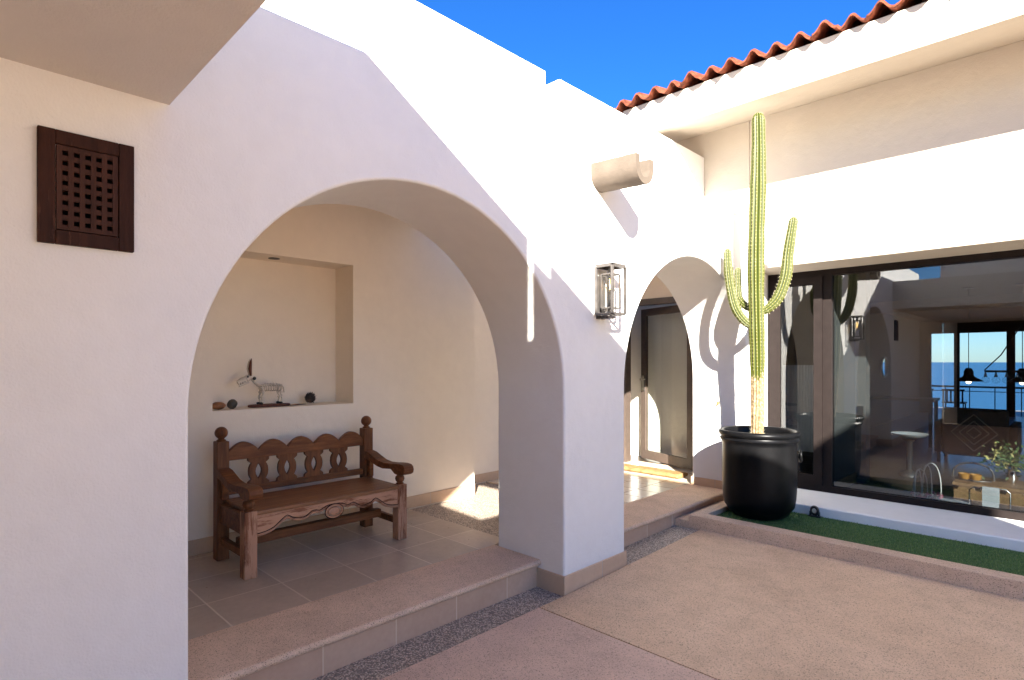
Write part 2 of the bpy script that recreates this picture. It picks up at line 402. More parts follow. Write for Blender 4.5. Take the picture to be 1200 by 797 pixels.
# the leaf stands ajar, hinged at the right
door = obj('glass_door', MB().box(0, .001, 0, .001, 0, .001), FRAMED, arcade)
bpy.data.objects.remove(door)
hx, hy = -3.545, DY+.03; ux, uy = -.934, .357     # leaf direction from hinge to latch
def leafbox(m, a0, a1, t0, t1, z0, z1, bev=.004):
    n0 = len(m.bm.verts); m.box(a0, a1, t0, t1, z0, z1)
    for v in list(m.bm.verts)[n0:]:
        a, t = v.co.x, v.co.y
        v.co.x = hx+ux*a+uy*t; v.co.y = hy+uy*a-ux*t
lf = MB()
for q in ((0, .10), (.97, 1.07)): leafbox(lf, q[0], q[1], -.025, .025, STEP+.015, .76)
leafbox(lf, .10, .97, -.024, .024, .66, .76); leafbox(lf, .10, .97, -.024, .024, STEP+.015, STEP+.14)
door = obj('glass_door', lf, FRAMED, arcade)
g = MB(); leafbox(g, .10, .97, -.004, .004, STEP+.14, .66); obj('pane', g, DGLASS, door)
h = MB(); leafbox(h, .985, 1.055, -.040, -.026, -.42, -.20); leafbox(h, 1.01, 1.03, -.075, -.040, -.265, -.24); leafbox(h, .90, 1.03, -.085, -.070, -.262, -.243); obj('handle', h, CHROME, door)
# vestibule behind the door
v = MB(); v.box(-5.8, -5.6, DY+.2, 7.65, STEP, 1.4); v.box(-5.6, -3.3, 7.45, 7.65, STEP, 1.4); v.box(-5.6, -5.2, DY, DY+.2, STEP, 1.4)
obj('vestibule_wall', v, WHITE, arcade)
obj('vestibule_floor', MB().box(-5.6, -3.3, DY+.2, 7.45, STEP-.1, STEP-.003), ROOMTILE, arcade)
obj('threshold', MB().box(-4.62, -3.46, 7.0, DY+.2, STEP-.1, STEP-.004), EDGE, arcade)
# drain spout: an open stone channel
sp = MB(); N_ = 20; ro, ri = .112, .066; cy_, cz_ = 3.475, 1.365
def spring(x, dz):
    out = [(cy_+ro*math.cos(t), cz_+dz+ro*math.sin(t)) for t in [math.pi+math.pi*i/N_ for i in range(N_+1)]]
    out = [(cy_-ro, cz_+dz+.075)]+out+[(cy_+ro, cz_+dz+.075)]
    inn = [(cy_+ri, cz_+dz+.075)]+[(cy_+ri*math.cos(t), cz_+dz+ri*math.sin(t)) for t in [-math.pi*i/N_ for i in range(N_+1)]]+[(cy_-ri, cz_+dz+.075)]
    return [(x, a+random.uniform(-.0015, .0015), q+random.uniform(-.0015, .0015)) for a, q in out+inn]
rings = [[sp.bm.verts.new(c) for c in spring(XA-.02+(.40)*i/10, -.018*i/10)] for i in range(11)]
for a, c in zip(rings, rings[1:]):
    for k in range(len(a)): sp.bm.faces.new((a[k], a[(k+1) % len(a)], c[(k+1) % len(a)], c[k]))
sp.bm.faces.new(rings[0]); sp.bm.faces.new(rings[-1][::-1])
obj('drain_spout', sp, SPOUT, arcade, smooth=40)

# ------------------------------------------------------------------ window wing
LZ = .985
XE = 6.5
wing = root('window_wing', 1.5, 6.4, -1.6, 'white house wing with a wide window, deep eaves and clay tile roof, behind the cactus', 'building')
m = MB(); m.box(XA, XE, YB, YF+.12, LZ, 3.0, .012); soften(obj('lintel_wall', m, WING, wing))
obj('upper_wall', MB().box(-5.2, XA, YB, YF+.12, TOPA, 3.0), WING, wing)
obj('side_wall', MB().box(XE, XE+.3, YB, 20.0, -1.7, 3.0), WHITE, wing)
m = MB(); m.prism([(6.02, -1.62), (6.02, -1.402), (YF+.1, -1.392), (YF+.1, -1.62)], 'x', XA+.0, XE, .018, 3); soften(obj('sill', m, WHITE, wing))
# eaves: fascia beam + sloping soffit
YE, ZE, ZS, ZT = 5.32, 2.406, 2.589, 2.745
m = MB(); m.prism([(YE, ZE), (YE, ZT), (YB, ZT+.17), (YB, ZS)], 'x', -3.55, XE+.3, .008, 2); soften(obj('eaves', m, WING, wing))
def wavez(x): 
    t = (x+2.718)/.2007*2*math.pi
    return .040*math.cos(t)+.007*math.cos(2*t)
rf = MB()
slope = .20
nx = int((XE+.5+3.62)/.0125)
def tile_row(y0, y1, z0, th=.016):
    top = []; bot = []
    ys = [y0, (y0+y1)/2, y1]
    for j, y in enumerate(ys):
        a = []; c = []
        for i in range(nx+1):
            x = -3.64+i*.0125
            k = math.floor((x+2.718+.1)/.2007)
            rnd = random.Random(k*31+int(y0*10)); jz = rnd.uniform(-.009, .009); jy = rnd.uniform(-.020, .020)
            z = z0+(y-y0)*slope+wavez(x)+jz
            a.append(rf.bm.verts.new((x, y+jy, z+th))); c.append(rf.bm.verts.new((x, y+jy, z)))
        top.append(a); bot.append(c)
    for j in range(2):
        for i in range(nx):
            rf.bm.faces.new((top[j][i], top[j][i+1], top[j+1][i+1], top[j+1][i])); rf.bm.faces.new((bot[j][i], bot[j+1][i], bot[j+1][i+1], bot[j][i+1]))
    for i in range(nx):
        rf.bm.faces.new((top[0][i], bot[0][i], bot[0][i+1], top[0][i+1]))
for r_ in range(6): tile_row(YE-.085+r_*.33, YE-.085+r_*.33+.42, ZT+.030+r_*.33*slope+(.010 if r_ else 0))
tile_row(YE-.045, YE+.3, ZT+.052)
obj('roof_tiles', rf, TERRA, wing, smooth=60)
obj('roof_deck', MB().prism([(YE+.05, ZT+.0), (7.2, ZT+.36), (7.2, ZT+.2), (YB+.05, ZT+.1)], 'x', -3.5, XE+.2), TERRA, wing)
# window: frame, posts, panes
FT, FB = LZ, -1.392
XL = XA; 
win = root('sliding_window', -.5, YF, -1.4, 'wide dark bronze window with a narrow left sash and one large pane', 'window')
m = MB()
m.box(XL, XE, YF, YF+.10, FT-.065, FT); m.box(XL, XE, YF, YF+.10, FB-.0, FB+.065)
m.box(XL-.0, XL+.13, YF-.001, YF+.10, FB+.065, FT-.065); m.box(-1.95, -1.865, YF-.001, YF+.10, FB+.065, FT-.065); m.box(2.6, 2.7, YF-.001, YF+.10, FB+.065, FT-.065)
obj('frame', m, FRAME, win)
m = MB(); m.box(-2.035, -1.952, YF-.022, YF+.05, FB+.065, FT-.066); m.box(XL+.131, -2.035, YF-.020, YF+.05, FT-.15, FT-.066); m.box(XL+.131, -2.035, YF-.020, YF+.05, FB+.066, FB+.17)
sash = obj('sash', m, FRAME, win)
obj('pane', MB().box(XL+.131, -2.035, YF+.02, YF+.026, FB+.17, FT-.15), GLASS, sash)
obj('pane', MB().box(-1.865, 2.6, YF+.04, YF+.046, FB+.065, FT-.065), GLASS, win)
obj('pane', MB().box(2.7, XE, YF+.04, YF+.046, FB+.065, FT-.065), GLASS, win)
# the room behind it
YR = 19.6
RF = -1.42; RC = 1.13
room = wing
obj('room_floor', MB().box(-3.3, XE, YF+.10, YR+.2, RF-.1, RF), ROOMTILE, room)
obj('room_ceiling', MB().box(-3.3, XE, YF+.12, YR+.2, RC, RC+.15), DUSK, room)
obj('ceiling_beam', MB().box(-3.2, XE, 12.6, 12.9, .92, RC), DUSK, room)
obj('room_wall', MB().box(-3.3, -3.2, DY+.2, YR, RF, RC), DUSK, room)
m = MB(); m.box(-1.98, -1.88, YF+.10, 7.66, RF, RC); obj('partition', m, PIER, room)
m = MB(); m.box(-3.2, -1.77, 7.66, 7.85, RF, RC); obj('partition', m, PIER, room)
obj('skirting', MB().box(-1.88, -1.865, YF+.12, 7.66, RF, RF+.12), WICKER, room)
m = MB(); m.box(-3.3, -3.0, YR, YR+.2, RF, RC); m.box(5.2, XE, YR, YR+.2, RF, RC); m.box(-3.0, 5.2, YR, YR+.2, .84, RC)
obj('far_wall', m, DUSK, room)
m = MB()
for x0, x1 in ((-3.0, -2.94), (-2.43, -2.31), (-1.34, -1.17), (.6, .72), (2.4, 2.52)): m.box(x0, x1, YR+.02, YR+.12, RF, .84)
m.box(-3.0, 5.2, YR+.021, YR+.119, .78, .84)
obj('terrace_doors', m, BLACK, room)
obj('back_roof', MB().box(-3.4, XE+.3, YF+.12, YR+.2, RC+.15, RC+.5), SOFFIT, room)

# ------------------------------------------------------------------ porch the picture is taken from
XC = XA+.8*.92; XP = 5.05
porch = root('porch_building', 1.5, -2.0, -1.6, 'flat plaster porch roof overhanging the top left corner', 'building')
# slab with an unseen opening added, slanted so a sun shaft reaches the passage
m = MB(); hole = [(-1.01, -.28), (-.30, -.36), (-.30, -.07), (-1.0, .615), (-1.417, .62)]
outer = [(XA, -5.0), (XP, -5.0), (XP, .65), (XA, .65)]
def level(z, off):
    rings_ = []
    es = []
    for pts_ in (outer, [(a+off[0], b+off[1]) for a, b in hole]):
        vs_ = [m.bm.verts.new((a, b, z)) for a, b in pts_]
        es += [m.bm.edges.new((vs_[i], vs_[(i+1) % len(vs_)])) for i in range(len(vs_))]; rings_.append(vs_)
    bmesh.ops.triangle_fill(m.bm, use_beauty=True, edges=es); return rings_
kk = .52/.63*1.04
lo = level(1.0, (0, 0)); hi = level(1.52, (.92*kk, -kk))
for a, b in zip(lo, hi):
    for i in range(len(a)): m.bm.faces.new((a[i], a[(i+1) % len(a)], b[(i+1) % len(b)], b[i]))
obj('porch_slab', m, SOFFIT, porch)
m = MB(); zt = 2.085
xs0 = XA+.92*(2.700-.65); 
dxs = .92*.30; sw_ = .034
def par(xa, xb, z1_, sa=dxs, sb=dxs): m.prism([(xa+sa, .35), (xa, .65), (xb, .65), (xb+sb, .35)], 'z', 1.52, z1_)
par(XC, xs0, zt, 0); par(xs0, xs0+sw_, 1.64); par(xs0+sw_, xs0+.19, 1.985); par(xs0+.19, XP, zt, dxs, 0)
obj('parapet', m, WHITE, porch)
m = MB(); m.box(XC, XC+.2, -5.0, .35, 1.52, zt); obj('parapet', m, WHITE, porch)
obj('gable', MB().prism([(3.2, zt+.001), (3.2, 2.6), (3.69, 2.99), (4.59, 3.69), (5.0, 4.02), (XP, 4.02), (XP, zt+.001)], 'y', .30, .64), WHITE, porch)
obj('rear_dark_panel', MB().box(XA+.3, XP, -5.1, -5.0, -1.6, 1.0), HATCH, porch); obj('rear_wall', MB().box(XA, XP, -5.3, -5.1, -1.6, 1.52), SOFFIT, porch)  # first box: unseen dark panel, added so the window mirrors something dark

# ------------------------------------------------------------------ ground
def slab(name, m, x0, x1, y0, y1, dz=0.0, th=.06, lab=None):
    k = MB(); ys = sorted({y0, y1, *[y for y in (3.0, 4.0, 5.0) if y0 < y < y1]})
    P = []
    for y in ys: P.append([k.bm.verts.new((x, y, gz(y)+dz)) for x in (x0, x1)]+[k.bm.verts.new((x, y, gz(y)+dz-th)) for x in (x1, x0)])
    for a, b in zip(P, P[1:]):
        for i in range(4): k.bm.faces.new((a[i], a[(i+1) % 4], b[(i+1) % 4], b[i]))
    k.bm.faces.new(P[0]); k.bm.faces.new(P[-1][::-1])
    es = [e for e in k.bm.edges if e.calc_face_angle(0) > R(40)]
    bmesh.ops.bevel(k.bm, geom=es, offset=.005, segments=2, profile=.5, affect='EDGES')
    return tag(obj(name, k, m, smooth=50), lab, kind='structure')
slab('paving', PAVE_A, -2.50, 11.0, -5.0, 2.777)
slab('paving', PAVE_B, -2.50, 11.0, 2.787, 5.02)
slab('pebble_gutter', PEB, -2.80, -2.504, -5.0, YB, -.012)
slab('paving_base', DIRT, -3.3, XE, -5.0, 6.6, -.075, .05)
k = MB(); k.box(-3000, 3000, -3000, 25.6, -2.2, -1.78); tag(obj('ground', k, DIRT), kind='structure')
k = MB(); k.box(-9000, 9000, 25.0, 40000, -32, -31.9); tag(obj('sea', k, SEA), kind='structure')
k = MB(); k.box(-6, 8, YR+.2, 25.3, -1.80, -1.62); tag(obj('terrace', k, TERR), kind='structure')

# planter bed: kerb, turf
bed = root('turf_bed', 1.0, 5.5, -1.56, 'long low bed edged in tan concrete and filled with green artificial turf', 'planting bed')
m = MB(); m.box(-2.62, XE, 5.02, 5.17, -1.60, -1.440, .008, 2); m.box(-2.62, -2.50, 5.17, 6.02, -1.60, -1.4405, .008, 2)
soften(obj('kerb', m, KERB, bed))
obj('filler_block', MB().box(-2.765, -2.62, 5.02, 6.02, -1.60, -1.50, .004, 1), KERB, bed)
obj('turf_backing', MB().box(-2.50, XE, 5.17, 6.02, -1.60, -1.495), TURF, bed)
k = MB()
for i in range(52000):
    x = -2.5+(random.random()**1.35)*5.0; y = random.uniform(5.175, 6.015)
    hgt = random.uniform(.008, .018); a = random.uniform(0, 2*math.pi); w_ = random.uniform(.0014, .0026); l = random.uniform(0, .010); la = random.uniform(0, 2*math.pi)
    c, s_ = math.cos(a)*w_, math.sin(a)*w_
    vs = [k.bm.verts.new((x-c, y-s_, -1.496)), k.bm.verts.new((x+c, y+s_, -1.496)), k.bm.verts.new((x+l*math.cos(la), y+l*math.sin(la), -1.496+hgt))]
    k.bm.faces.new(vs)
me = bpy.data.meshes.new('turf'); off = Vector(bed.location)
for v_ in k.bm.verts: v_.co = Vector((v_.co.x-off.x, v_.co.y-off.y, v_.co.z+Z0-off.z))
k.bm.to_mesh(me); k.bm.free(); me.materials.append(BLADE)
t_ = link(bpy.data.objects.new('turf', me)); t_.parent = bed; t_['kind'] = 'stuff'

# ------------------------------------------------------------------ pot and cactus
PX, PY, PZ = -2.205, 5.63, -1.485
pot = root('plant_pot', PX, PY, PZ, 'large glossy black pot holding the tall cactus', 'plant pot')
Rr = .368; zr = -.655
def f(r, h): return (r, PZ+h)
H = zr-PZ
prof = [f(.20, 0), f(.235, .012), f(.275, .05), f(.315, .11), f(.326, .18), f(.333, .26), f(.335, .45), f(.335, H-.135), f(.336, H-.110), f(.352, H-.098), f(.358, H-.085),
        f(.346, H-.070), f(.344, H-.062), f(.360, H-.052), f(Rr, H-.035), f(Rr, H-.018), f(Rr-.010, H-.004), f(Rr-.022, H), f(Rr-.040, H-.006), f(Rr-.048, H-.03), f(Rr-.052, H-.16)]
obj('body', MB().lathe(prof, PX, PY, 72, closed=True), POT, pot, smooth=60)
obj('base', MB().lathe([f(.001, 0), f(.20, 0)], PX, PY, 48, closed=True), POT, pot)
sl = MB(); n = 40
ctr = None
for ring in range(8):
    rr = (Rr-.052)*ring/7
    vs = [sl.bm.verts.new((PX+rr*math.cos(2*math.pi*q/n), PY+rr*math.sin(2*math.pi*q/n), zr-.085+random.uniform(-.012, .012))) for q in range(n)]
    if ring: 
        for q in range(n): sl.bm.faces.new((prev[q], prev[(q+1) % n], vs[(q+1) % n], vs[q]))
    prev = vs
obj('soil', sl, SOIL, pot)
for sgn in (1,):
    lg = MB(); ax, ay = PX+.350*.90, PY+.350*.43
    ring = []
    for i in range(20):
        t = 2*math.pi*i/20; ring.append((ax+.015*.90, ay+.015*.43, zr-.24+.052*math.cos(t)))
        ring[-1] = (ring[-1][0]+.035*math.sin(t)*-.43, ring[-1][1]+.035*math.sin(t)*.90, ring[-1][2])
    lg.tube(ring, .011, 8, closed=True); lg.box(ax-.012, ax+.012, ay-.012, ay+.012, zr-.262, zr-.218, .004, 1)
    obj('lug', lg, POT, pot, smooth=60)

CB = Vector((-2.212, 5.60, zr-.10))
cactus = root('columnar_cactus', CB.x, CB.y, CB.z, 'tall ribbed green cactus with three upturned arms growing from the black pot', 'cactus')
def smoothpath(pts, rs, step=.02):
    out = []; n = len(pts)
    for i in range(n-1):
        p0 = pts[max(i-1, 0)]; p1 = pts[i]; p2 = pts[i+1]; p3 = pts[min(i+2, n-1)]
        r0 = rs[max(i-1, 0)]; r1 = rs[i]; r2 = rs[i+1]; r3 = rs[min(i+2, n-1)]
        k = max(2, int((p2-p1).length/step))
        for j in range(k):
            t = j/k; f_ = lambda a, b, c, d: .5*((2*b)+(c-a)*t+(2*a-5*b+4*c-d)*t*t+(3*b-a-3*c+d)*t**3)
            out.append((Vector([f_(p0[q], p1[q], p2[q], p3[q]) for q in range(3)]), f_(r0, r1, r2, r3)))
    out.append((Vector(pts[-1]), rs[-1])); return out
def cactus_stem(name, pts, rs, ribs, age0=None, parent=cactus, wob=0.004, bare=None):
    pts = [Vector(p) for p in pts]; P = smoothpath(pts, rs, .016)
    # rounded tip
    d = (P[-1][0]-P[-3][0]).normalized(); tip, tr = P[-1]
    for a in (15, 30, 45, 60, 72, 82): P.append((tip+d*tr*1.25*math.sin(R(a)), tr*math.cos(R(a))))
    bm = bmesh.new(); rl = bm.verts.layers.float.new('rib'); al = bm.verts.layers.float.new('age')
    per = 6; n = ribs*per; prev = None; up = None; spn = MB(); rnd = random.Random(len(name)+ribs+int(abs(pts[-1].z)*100))
    tw = rnd.uniform(0, 1); acc = 0
    for i, (p_, r_) in enumerate(P):
        a_ = P[min(i+1, len(P)-1)][0]-P[max(i-1, 0)][0]; a_.normalize()
        if up is None: up = a_.orthogonal().normalized()
        up = (up-a_*up.dot(a_)).normalized(); w_ = a_.cross(up)
        wr = 1+.025*math.sin(p_.z*9+tw*6)+.018*math.sin(p_.z*23+tw)
        ring = []
        for k_ in range(n):
            th = 2*math.pi*k_/n+.10*math.sin(p_.z*1.4+tw); c_ = .5+.5*math.cos(2*math.pi*k_/per)
            rr = r_*wr*(.80+.20*c_**.8)
            v_ = bm.verts.new(p_+(up*math.cos(th)+w_*math.sin(th))*rr); v_[rl] = c_
            v_[al] = 0 if age0 is None else max(0, min(1, (age0-p_.z)/.35+.4))
            ring.append(v_)
        if prev:
            acc += (p_-P[i-1][0]).length
            for k_ in range(n): bm.faces.new((prev[k_], prev[(k_+1) % n], ring[(k_+1) % n], ring[k_]))
        else: bm.faces.new(ring[::-1])
        if i % 2 == 0 and r_ > .008 and i > 1:
            for q in range(ribs):
                v_ = ring[q*per]; o_ = (v_.co-p_).normalized(); tang = a_.cross(o_)
                b_ = v_.co+rnd.uniform(-.003, .003)*a_
                thin = bare is not None and p_.z < bare
                if thin and rnd.random() < .45: continue
                for e_ in range(5):
                    ln = rnd.uniform(.010, .019)
                    dd = (o_*rnd.uniform(.35, 1)+tang*rnd.uniform(-.9, .9)+a_*rnd.uniform(-.8, .8)).normalized()
                    sd = dd.orthogonal().normalized()*.0011
                    spn.bm.faces.new((spn.bm.verts.new(b_-sd), spn.bm.verts.new(b_+sd), spn.bm.verts.new(b_+dd*ln)))
                sd = tang*.0030; sa = a_*.0042; bb = b_+o_*.0016
                spn.bm.faces.new([spn.bm.verts.new(bb+x_) for x_ in (sd, sa, -sd, -sa)])
        prev = ring
    bm.faces.new(prev)
    mb = MB(); mb.bm.free(); mb.bm = bm
    # keep z in eye coordinates: obj() shifts it
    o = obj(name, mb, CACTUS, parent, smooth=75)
    obj('spines', spn, SPINE, o)
    return o
def eye(u, v, dep_pt):   # point seen at pixel (u, v) on the vertical plane through a given plan position's depth
    return None
tipy, tipx = 5.43, -2.136
def trunk(t): return Vector((CB.x+(tipx-CB.x)*t, CB.y+(tipy-CB.y)*t, CB.z+(2.37-CB.z)*t))
T = [trunk(t)+Vector((.008*math.sin(t*9), .008*math.cos(t*7)-.008, 0)) for t in (0, .12, .25, .38, .5, .62, .75, .88, .965)]
cactus_stem('trunk', T, [.058, .062, .067, .071, .073, .073, .071, .063, .055], 12, age0=-.12, bare=-.1)
def zt_(v, t): return (424-v)/672*t
j = trunk(.36)
cactus_stem('arm', [(j.x, j.y, .33), (j.x-.085, j.y-.045, .375), (j.x-.162, j.y-.092, .50), (j.x-.205, j.y-.11, .68), (j.x-.228, j.y-.12, .88), (j.x-.235, j.y-.12, 1.05)], [.034, .040, .043, .043, .041, .036], 11)
cactus_stem('arm', [(j.x-.02, j.y+.0, .50), (j.x-.11, j.y+.02, .535), (j.x-.19, j.y+.04, .62), (j.x-.21, j.y+.055, .76), (j.x-.212, j.y+.06, .89)], [.028, .033, .036, .036, .031], 10)
cactus_stem('arm', [(j.x+.02, j.y, .465), (j.x+.095, j.y+.035, .51), (j.x+.17, j.y+.07, .61), (j.x+.225, j.y+.10, .80), (j.x+.245, j.y+.11, 1.02), (j.x+.285, j.y+.12, 1.30)], [.032, .043, .050, .051, .047, .042], 11)

# ------------------------------------------------------------------ wall lantern
lan = root('wall_lantern', XA, 3.475, .33, 'open grey metal cage wall lantern with a clear bulb between the two arches', 'wall lamp')
x0, x1, y0, y1, z0, z1 = XA+.01, XA+.165, 3.395, 3.555, .345, .69
b_ = .0085
m = MB()
for x in (x0+.015, x1):
    for y in (y0, y1): m.box(x-b_, x+b_, y-b_, y+b_, z0, z1)
for z in (z0, z1):
    for y in (y0, y1): m.box(x0+.015+b_, x1-b_, y-b_, y+b_, z-b_, z+b_)
    for x in (x0+.015, x1): m.box(x-b_, x+b_, y0+b_, y1-b_, z-b_, z+b_)
m.box(x0+.005, x1+b_, y0-b_, y1+b_, z1+b_, z1+b_+.006)
obj('cage', m, IRON, lan)
m = MB(); ix0, ix1, iy0, iy1 = x0+.04, x1-.028, y0+.028, y1-.028; c_ = .005
for x in (ix0, ix1):
    for y in (iy0, iy1): m.box(x-c_, x+c_, y-c_, y+c_, z0+.045, z1-.055)
for z in (z0+.045, z1-.055):
    for y in (iy0, iy1): m.box(ix0+c_, ix1-c_, y-c_, y+c_, z-c_, z+c_)
    for x in (ix0, ix1): m.box(x-c_, x+c_, iy0+c_, iy1-c_, z-c_, z+c_)
obj('inner_frame', m, IRON, lan)
obj('glass_panel', MB().box(ix0+.001, ix1-.001, iy0-.002, iy0+.001, z0+.05, z1-.06), LGLASS, lan)
obj('glass_panel', MB().box(ix1-.001, ix1+.002, iy0+.004, iy1-.004, z0+.05, z1-.06), LGLASS, lan)
cx_, cyy = (ix0+ix1)/2, (iy0+iy1)/2
m = MB(); m.lathe([(.017, z1-.055), (.017, z1-.005)], cx_, cyy, 16); m.box(XA, XA+.012, cyy-.05, cyy+.05, z0-.03, z1-.06); m.box(XA+.012, ix0, cyy-.012, cyy+.012, z0+.02, z0+.045); m.lathe([(.05, z0-.03), (.05, z0-.008)], cx_-.02, cyy, 20)
obj('back_plate', m, IRON, lan)
m = MB(); zb = z1-.055
m.lathe([(.013, zb), (.016, zb-.02), (.026, zb-.055), (.030, zb-.09), (.027, zb-.12), (.014, zb-.145), (.002, zb-.152)], cx_, cyy, 20)
bl = obj('bulb', m, BULB, lan, smooth=60)
m = MB(); m.tube([(cx_-.008, cyy, zb-.03), (cx_-.006, cyy, zb-.11), (cx_+.002, cyy, zb-.05), (cx_+.006, cyy, zb-.11), (cx_+.009, cyy, zb-.03)], .0016, 6); obj('filament', m, FILAMENT, bl)

# ------------------------------------------------------------------ wooden hatch on the near wall
hat = root('wooden_vent_hatch', XA, .39, .407, 'dark wooden vent hatch with a square grid of holes on the near white wall', 'vent')
hy0, hy1, hz0, hz1 = .25, .529, .407, .800; xf = XA+.022
m = MB(); fw = .048
m.box(XA, xf, hy0, hy0+fw, hz0, hz1, .002, 1); m.box(XA, xf, hy1-fw, hy1, hz0, hz1, .002, 1)
m.box(XA, xf-.001, hy0+fw, hy1-fw, hz0, hz0+fw, .002, 1); m.box(XA, xf-.001, hy0+fw, hy1-fw, hz1-fw, hz1, .002, 1)
obj('frame', m, HATCH, hat)
gy0, gy1, gz0_, gz1_ = hy0+fw+.003, hy1-fw-.003, hz0+fw+.003, hz1-fw-.003
m = MB(); nv, nh = 5, 8; bw = .0125
yy = [gy0+(gy1-gy0)*(i+.5)/(nv) for i in range(nv)]
sy = (gy1-gy0-.016)/nv; sz = (gz1_-gz0_-.016)/nh; hole = .0165
for i in range(nv+1):
    a0 = gy0 if i == 0 else gy0+.008+sy*i-(sy-hole)/2; a1 = gy1 if i == nv else gy0+.008+sy*i+(sy-hole)/2
    m.box(XA+.004, xf-.002, a0, a1, gz0_, gz1_)
for i in range(nh+1):
    a0 = gz0_ if i == 0 else gz0_+.008+sz*i-(sz-hole)/2; a1 = gz1_ if i == nh else gz0_+.008+sz*i+(sz-hole)/2
    m.box(XA+.005, xf-.004, gy0+.001, gy1-.001, a0, a1)
obj('lattice', m, LATT, hat)
obj('backing', MB().box(XA+.0005, XA+.003, gy0, gy1, gz0_, gz1_), VOID, hat)

# ------------------------------------------------------------------ switch plate + hook on the arch jamb
sw = root('switch_plate', -3.02, YB, -.50, 'small ivory switch plate on the sunlit jamb of the far arch', 'switch')
obj('plate', MB().box(-3.055, -2.955, YB-.008, YB, -.55, -.43, .003, 2), PLATE, sw)
obj('rocker', MB().box(-3.035, -2.975, YB-.011, YB-.008, -.52, -.46, .001, 1), PLATE, sw)
hk = MB(); hk.tube([(-2.865, YB, -.46), (-2.865, YB-.03, -.465), (-2.865, YB-.045, -.485), (-2.865, YB-.035, -.50)], .006, 8); hk.lathe([(.014, -.475), (.014, -.445)], -2.865, YB-.006, 12)
tag(obj('brass_hook', hk, BRASS, loc=(-2.865, YB, -.5)), 'small brass hook beside the switch plate, in the cactus shadow', 'hook')

# ------------------------------------------------------------------ door mat
m = MB(); prof = []
for i in range(28): 
    t = 2*math.pi*i/28; c, s_ = math.cos(t), math.sin(t)
    prof.append((6.43+.13*math.copysign(abs(c)**.6, c), STEP+.028+.028*math.copysign(abs(s_)**.7, s_)))
m.prism(prof, 'x', -4.45, -3.43, .006, 2)
bmesh.ops.subdivide_edges(m.bm, edges=[e for e in m.bm.edges if abs(e.verts[0].co.x-e.verts[1].co.x) > .5], cuts=60)
for v_ in m.bm.verts:
    v_.co += Vector((0, random.uniform(-.003, .003), random.uniform(-.003, .004)))
tag(obj('door_mat', m, COIR, smooth=60, loc=(-3.9, 6.43, STEP)), 'thick golden coir mat lying before the glass door', 'door mat')

# ------------------------------------------------------------------ garden spotlight ring on the turf
gsx, gsy, gsz = -1.80, 5.945, -1.485
gs = root('garden_spotlight', gsx, gsy, gsz, 'small black ring spotlight standing on the turf under the window sill', 'spotlight')
ring = [(gsx+.036*math.cos(t)*.9, gsy+.036*math.cos(t)*-.3, gsz+.058+.036*math.sin(t)) for t in [2*math.pi*i/24 for i in range(24)]]
obj('ring', MB().tube(ring, .0135, 10, closed=True), BLACK, gs, smooth=60)
m = MB(); m.box(gsx-.055, gsx+.055, gsy-.02, gsy+.02, gsz, gsz+.012, .003, 1); m.box(gsx-.045, gsx-.030, gsy-.01, gsy+.01, gsz, gsz+.05); m.box(gsx+.030, gsx+.045, gsy-.01, gsy+.01, gsz, gsz+.05)
obj('bracket', m, BLACK, gs)
obj('lens', MB().ball((gsx, gsy, gsz+.058), .026, 16, (1, .35, 1)), PLATE, gs, smooth=True)

# ------------------------------------------------------------------ carved bench
BF = STEP
bx1, bx0 = -3.83, -4.42; by0, by1 = 1.418, 2.678
bench = root('carved_bench', -4.12, 2.05, BF, 'carved worn brown wooden bench with scalloped back and ball finials inside the large arch', 'bench')
lw = .083
def Z(h): return BF+h
for y in (by0, by1-lw):
    obj('leg', MB().box(bx1-lw, bx1, y, y+lw, Z(0), Z(.437), .005, 2), WORNV, bench)
    pm = MB(); pm.box(bx0, bx0+.085, y, y+lw, Z(0), Z(.845), .005, 2)
    po = obj('post', pm, WOODV, bench)
    cy = y+lw/2; cx = bx0+.0425
    obj('finial', MB().lathe([(.030, Z(.845)), (.032, Z(.853)), (.020, Z(.860)), (.021, Z(.866))]+[(.044*math.sin(R(a)), Z(.905)-.044*math.cos(R(a))) for a in (32, 45, 60, 75, 90, 105, 120, 135, 150, 165, 177)], cx, cy, 24), WOODV, po, smooth=50)
    # turned support and scrolled arm
    obj('arm_support', MB().lathe([(.030, Z(.437)), (.031, Z(.445)), (.022, Z(.452)), (.032, Z(.462)), (.038, Z(.480)), (.034, Z(.498)), (.022, Z(.508)), (.030, Z(.515)), (.030, Z(.53))], bx1-lw/2, cy, 20), WOODV, bench, smooth=50)
    top = [(bx0+.080, .655), (bx0+.14, .648), (bx0+.21, .625), (bx0+.29, .600), (bx0+.38, .590), (bx0+.47, .595), (bx0+.54, .603), (bx0+.60, .607)]
    end = [(bx1+.055, .604), (bx1+.080, .590), (bx1+.090, .565), (bx1+.082, .538), (bx1+.058, .524), (bx1+.02, .520)]
    bot = [(bx1-.015, .516), (bx1-.055, .520), (bx1-.08, .535), (bx1-.11, .552), (bx0+.36, .540), (bx0+.28, .548), (bx0+.20, .570), (bx0+.12, .590), (bx0+.080, .592)]
    am = MB(); am.prism([(a, Z(h_)) for a, h_ in top+end+bot], 'y', y-.004, y+lw+.004, .006, 2)
    soften(obj('armrest', am, WOOD, bench))
    obj('side_rail', MB().box(bx0+.085, bx1-lw, y+.018, y+lw-.018, Z(.27), Z(.405), .003, 1), WOOD, bench)
    obj('stretcher', MB().box(bx0+.085, bx1-lw, y+.022, y+lw-.022, Z(.115), Z(.165), .004, 1), WOOD, bench)
    obj('arm_panel', MB().box(bx0+.085, bx0+.13, y+.022, y+lw-.022, Z(.44), Z(.58), .003, 1), WOOD, bench)
